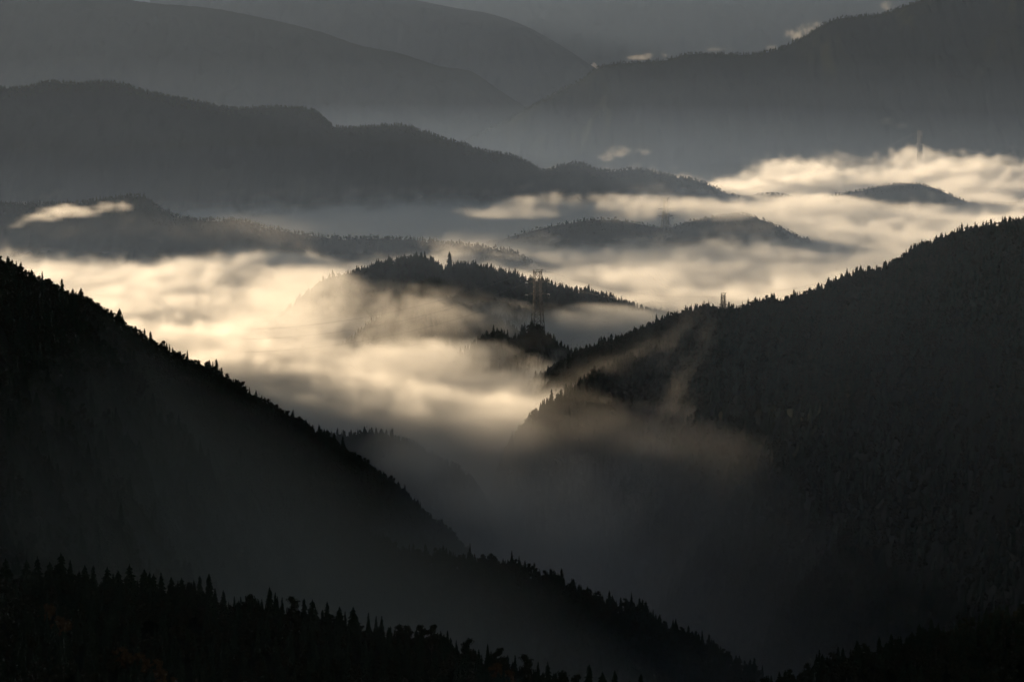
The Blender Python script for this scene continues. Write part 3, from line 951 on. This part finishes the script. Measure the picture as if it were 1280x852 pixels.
# --- small bright cloud tufts on the big mountain
def tuft(puffs, seed, label):
    cs = np.array([P(px, py, D) for (px, py, D, rx, ry, rz, k) in puffs])
    rr = np.array([(q[3], q[4], q[5]) for q in puffs])
    lo = tuple(float(v) for v in (cs - 1.1 * rr).min(0))
    hi = tuple(float(v) for v in (cs + 1.1 * rr).max(0))
    vox = (4., 8., 3.)
    res, X, Y, Z = grid(lo, hi, vox)
    f1 = fft_noise(res, vox, 12, 140, 1.9, seed, (0.8, 1.0, 1.1))
    f2 = fft_noise(res, vox, 8, 40, 1.4, seed + 1)
    d = np.zeros(res, np.float32)
    for c, (px, py, D, rx, ry, rz, k) in zip(cs, puffs):
        b = blob(X, Y, Z, c, rx, ry, rz)
        d = np.maximum(d, 0.4 * k * np.clip(1.2 * b + 0.6 * f1 + 0.3 * f2 - 0.5, 0, 1) * smooth(0, 0.5, b))
    o = fog_volume('cloud', lo, hi, res, d, label)
    o['category'] = 'cloud'


tuft([(992, 44, 9250, 34, 40, 17, .012), (1008, 37, 9250, 34, 40, 20, .014), (1020, 31, 9260, 20, 30, 14, .008), (968, 60, 9230, 30, 30, 8, .006)], 61, 'bright torn cloud tuft on the crest of the large grey mountain')
tuft([(800, 72, 9080, 36, 40, 8, .010), (822, 69, 9080, 40, 40, 8, .010), (900, 62, 9150, 40, 30, 6, .005)], 63, 'low bright cloud strip along the left crest of the large grey mountain')
tuft([(1112, 7, 9330, 26, 30, 14, .008)], 65, 'small bright cloud tuft at the top edge of the picture')
tuft([(758, 196, 7900, 26, 40, 12, .006), (772, 190, 7900, 34, 40, 16, .009), (795, 190, 7900, 40, 40, 10, .007)], 67, 'bright cream cloud puff hanging before the foot of the large grey mountain')
tuft([(1108, 152, 8300, 26, 40, 12, .0022), (1124, 157, 8300, 26, 40, 9, .0018)], 69, 'faint small cloud puff left of the most distant pylon')

# --- bodies of even, thinner air: the hazy basin, and mist lying low in the near valley
def air(name, x0, x1, y0, y1, z0, z1, dens, label, inset=0.0, tilt=0.0, color=(0.45, 0.63, 1.0), g=0.5):
    """An even body of hazy air; inset narrows its top so that the sides slope."""
    m = bpy.data.materials.new(name)
    m.use_nodes = True
    t = m.node_tree
    t.nodes.remove(t.nodes['Principled BSDF'])
    p = t.nodes.new('ShaderNodeVolumePrincipled')
    p.inputs['Color'].default_value = (*color, 1)
    p.inputs['Density Attribute'].default_value = ''
    p.inputs['Density'].default_value = dens
    p.inputs['Anisotropy'].default_value = g
    t.links.new(p.outputs[0], t.nodes['Material Output'].inputs['Volume'])
    b = bmesh.new()
    bmesh.ops.create_cube(b, size=1)
    for v in b.verts:
        k = inset if v.co.z > 0 else 0
        v.co = Vector((x0 + k if v.co.x < 0 else x1 - k, y0 + k if v.co.y < 0 else y1 - k, z0 if v.co.z < 0 else z1 + (tilt * (x1 - x0) if v.co.x > 0 else 0)))
    me = bpy.data.meshes.new(name)
    b.to_mesh(me)
    b.free()
    me.materials.append(m)
    return tag(link(name, me), label, 'haze', kind='stuff')


air('basin_haze', -3500, 3500, 3400, 8300, 48.5, 640, 1.15e-5, 'grey sunlit haze hanging over the fog filled basin', 200)
air('basin_mist', -3400, 3400, 4000, 9000, 48.3, 290, 4.8e-5, 'denser pale haze just above the sea of fog', 150)
air('basin_mist', -3300, 3300, 3900, 8800, 48.1, 400, 1.0e-5, 'thinner pale haze reaching up the flanks of the far mountains', 200)
air('far_haze', -9000, 9000, 12700, 20000, 47.8, 800, 1.4e-5, 'pale haze between the farthest mountains', 200)
air('valley_mist', -500, 450, 1700, 3300, 48.2, 238, 6.5e-4, 'thin bluish mist lying on the floor of the near valley', 90, color=(0.9, 0.93, 1.0), g=0.2)
air('slope_mist', -700, 250, 1480, 2150, 48.0, 690, 1.5e-3, 'thin dark mist lying against the lower left mountainside', 0, tilt=-0.6, color=(1.0, 0.95, 0.86), g=0.2)
air('right_mist', 10, 1500, 1490, 2900, 47.6, 520, 2.6e-5, 'faint bluish air before the right mountainside', 60, g=0.3)
print('done', round(time.time() - T0, 1))
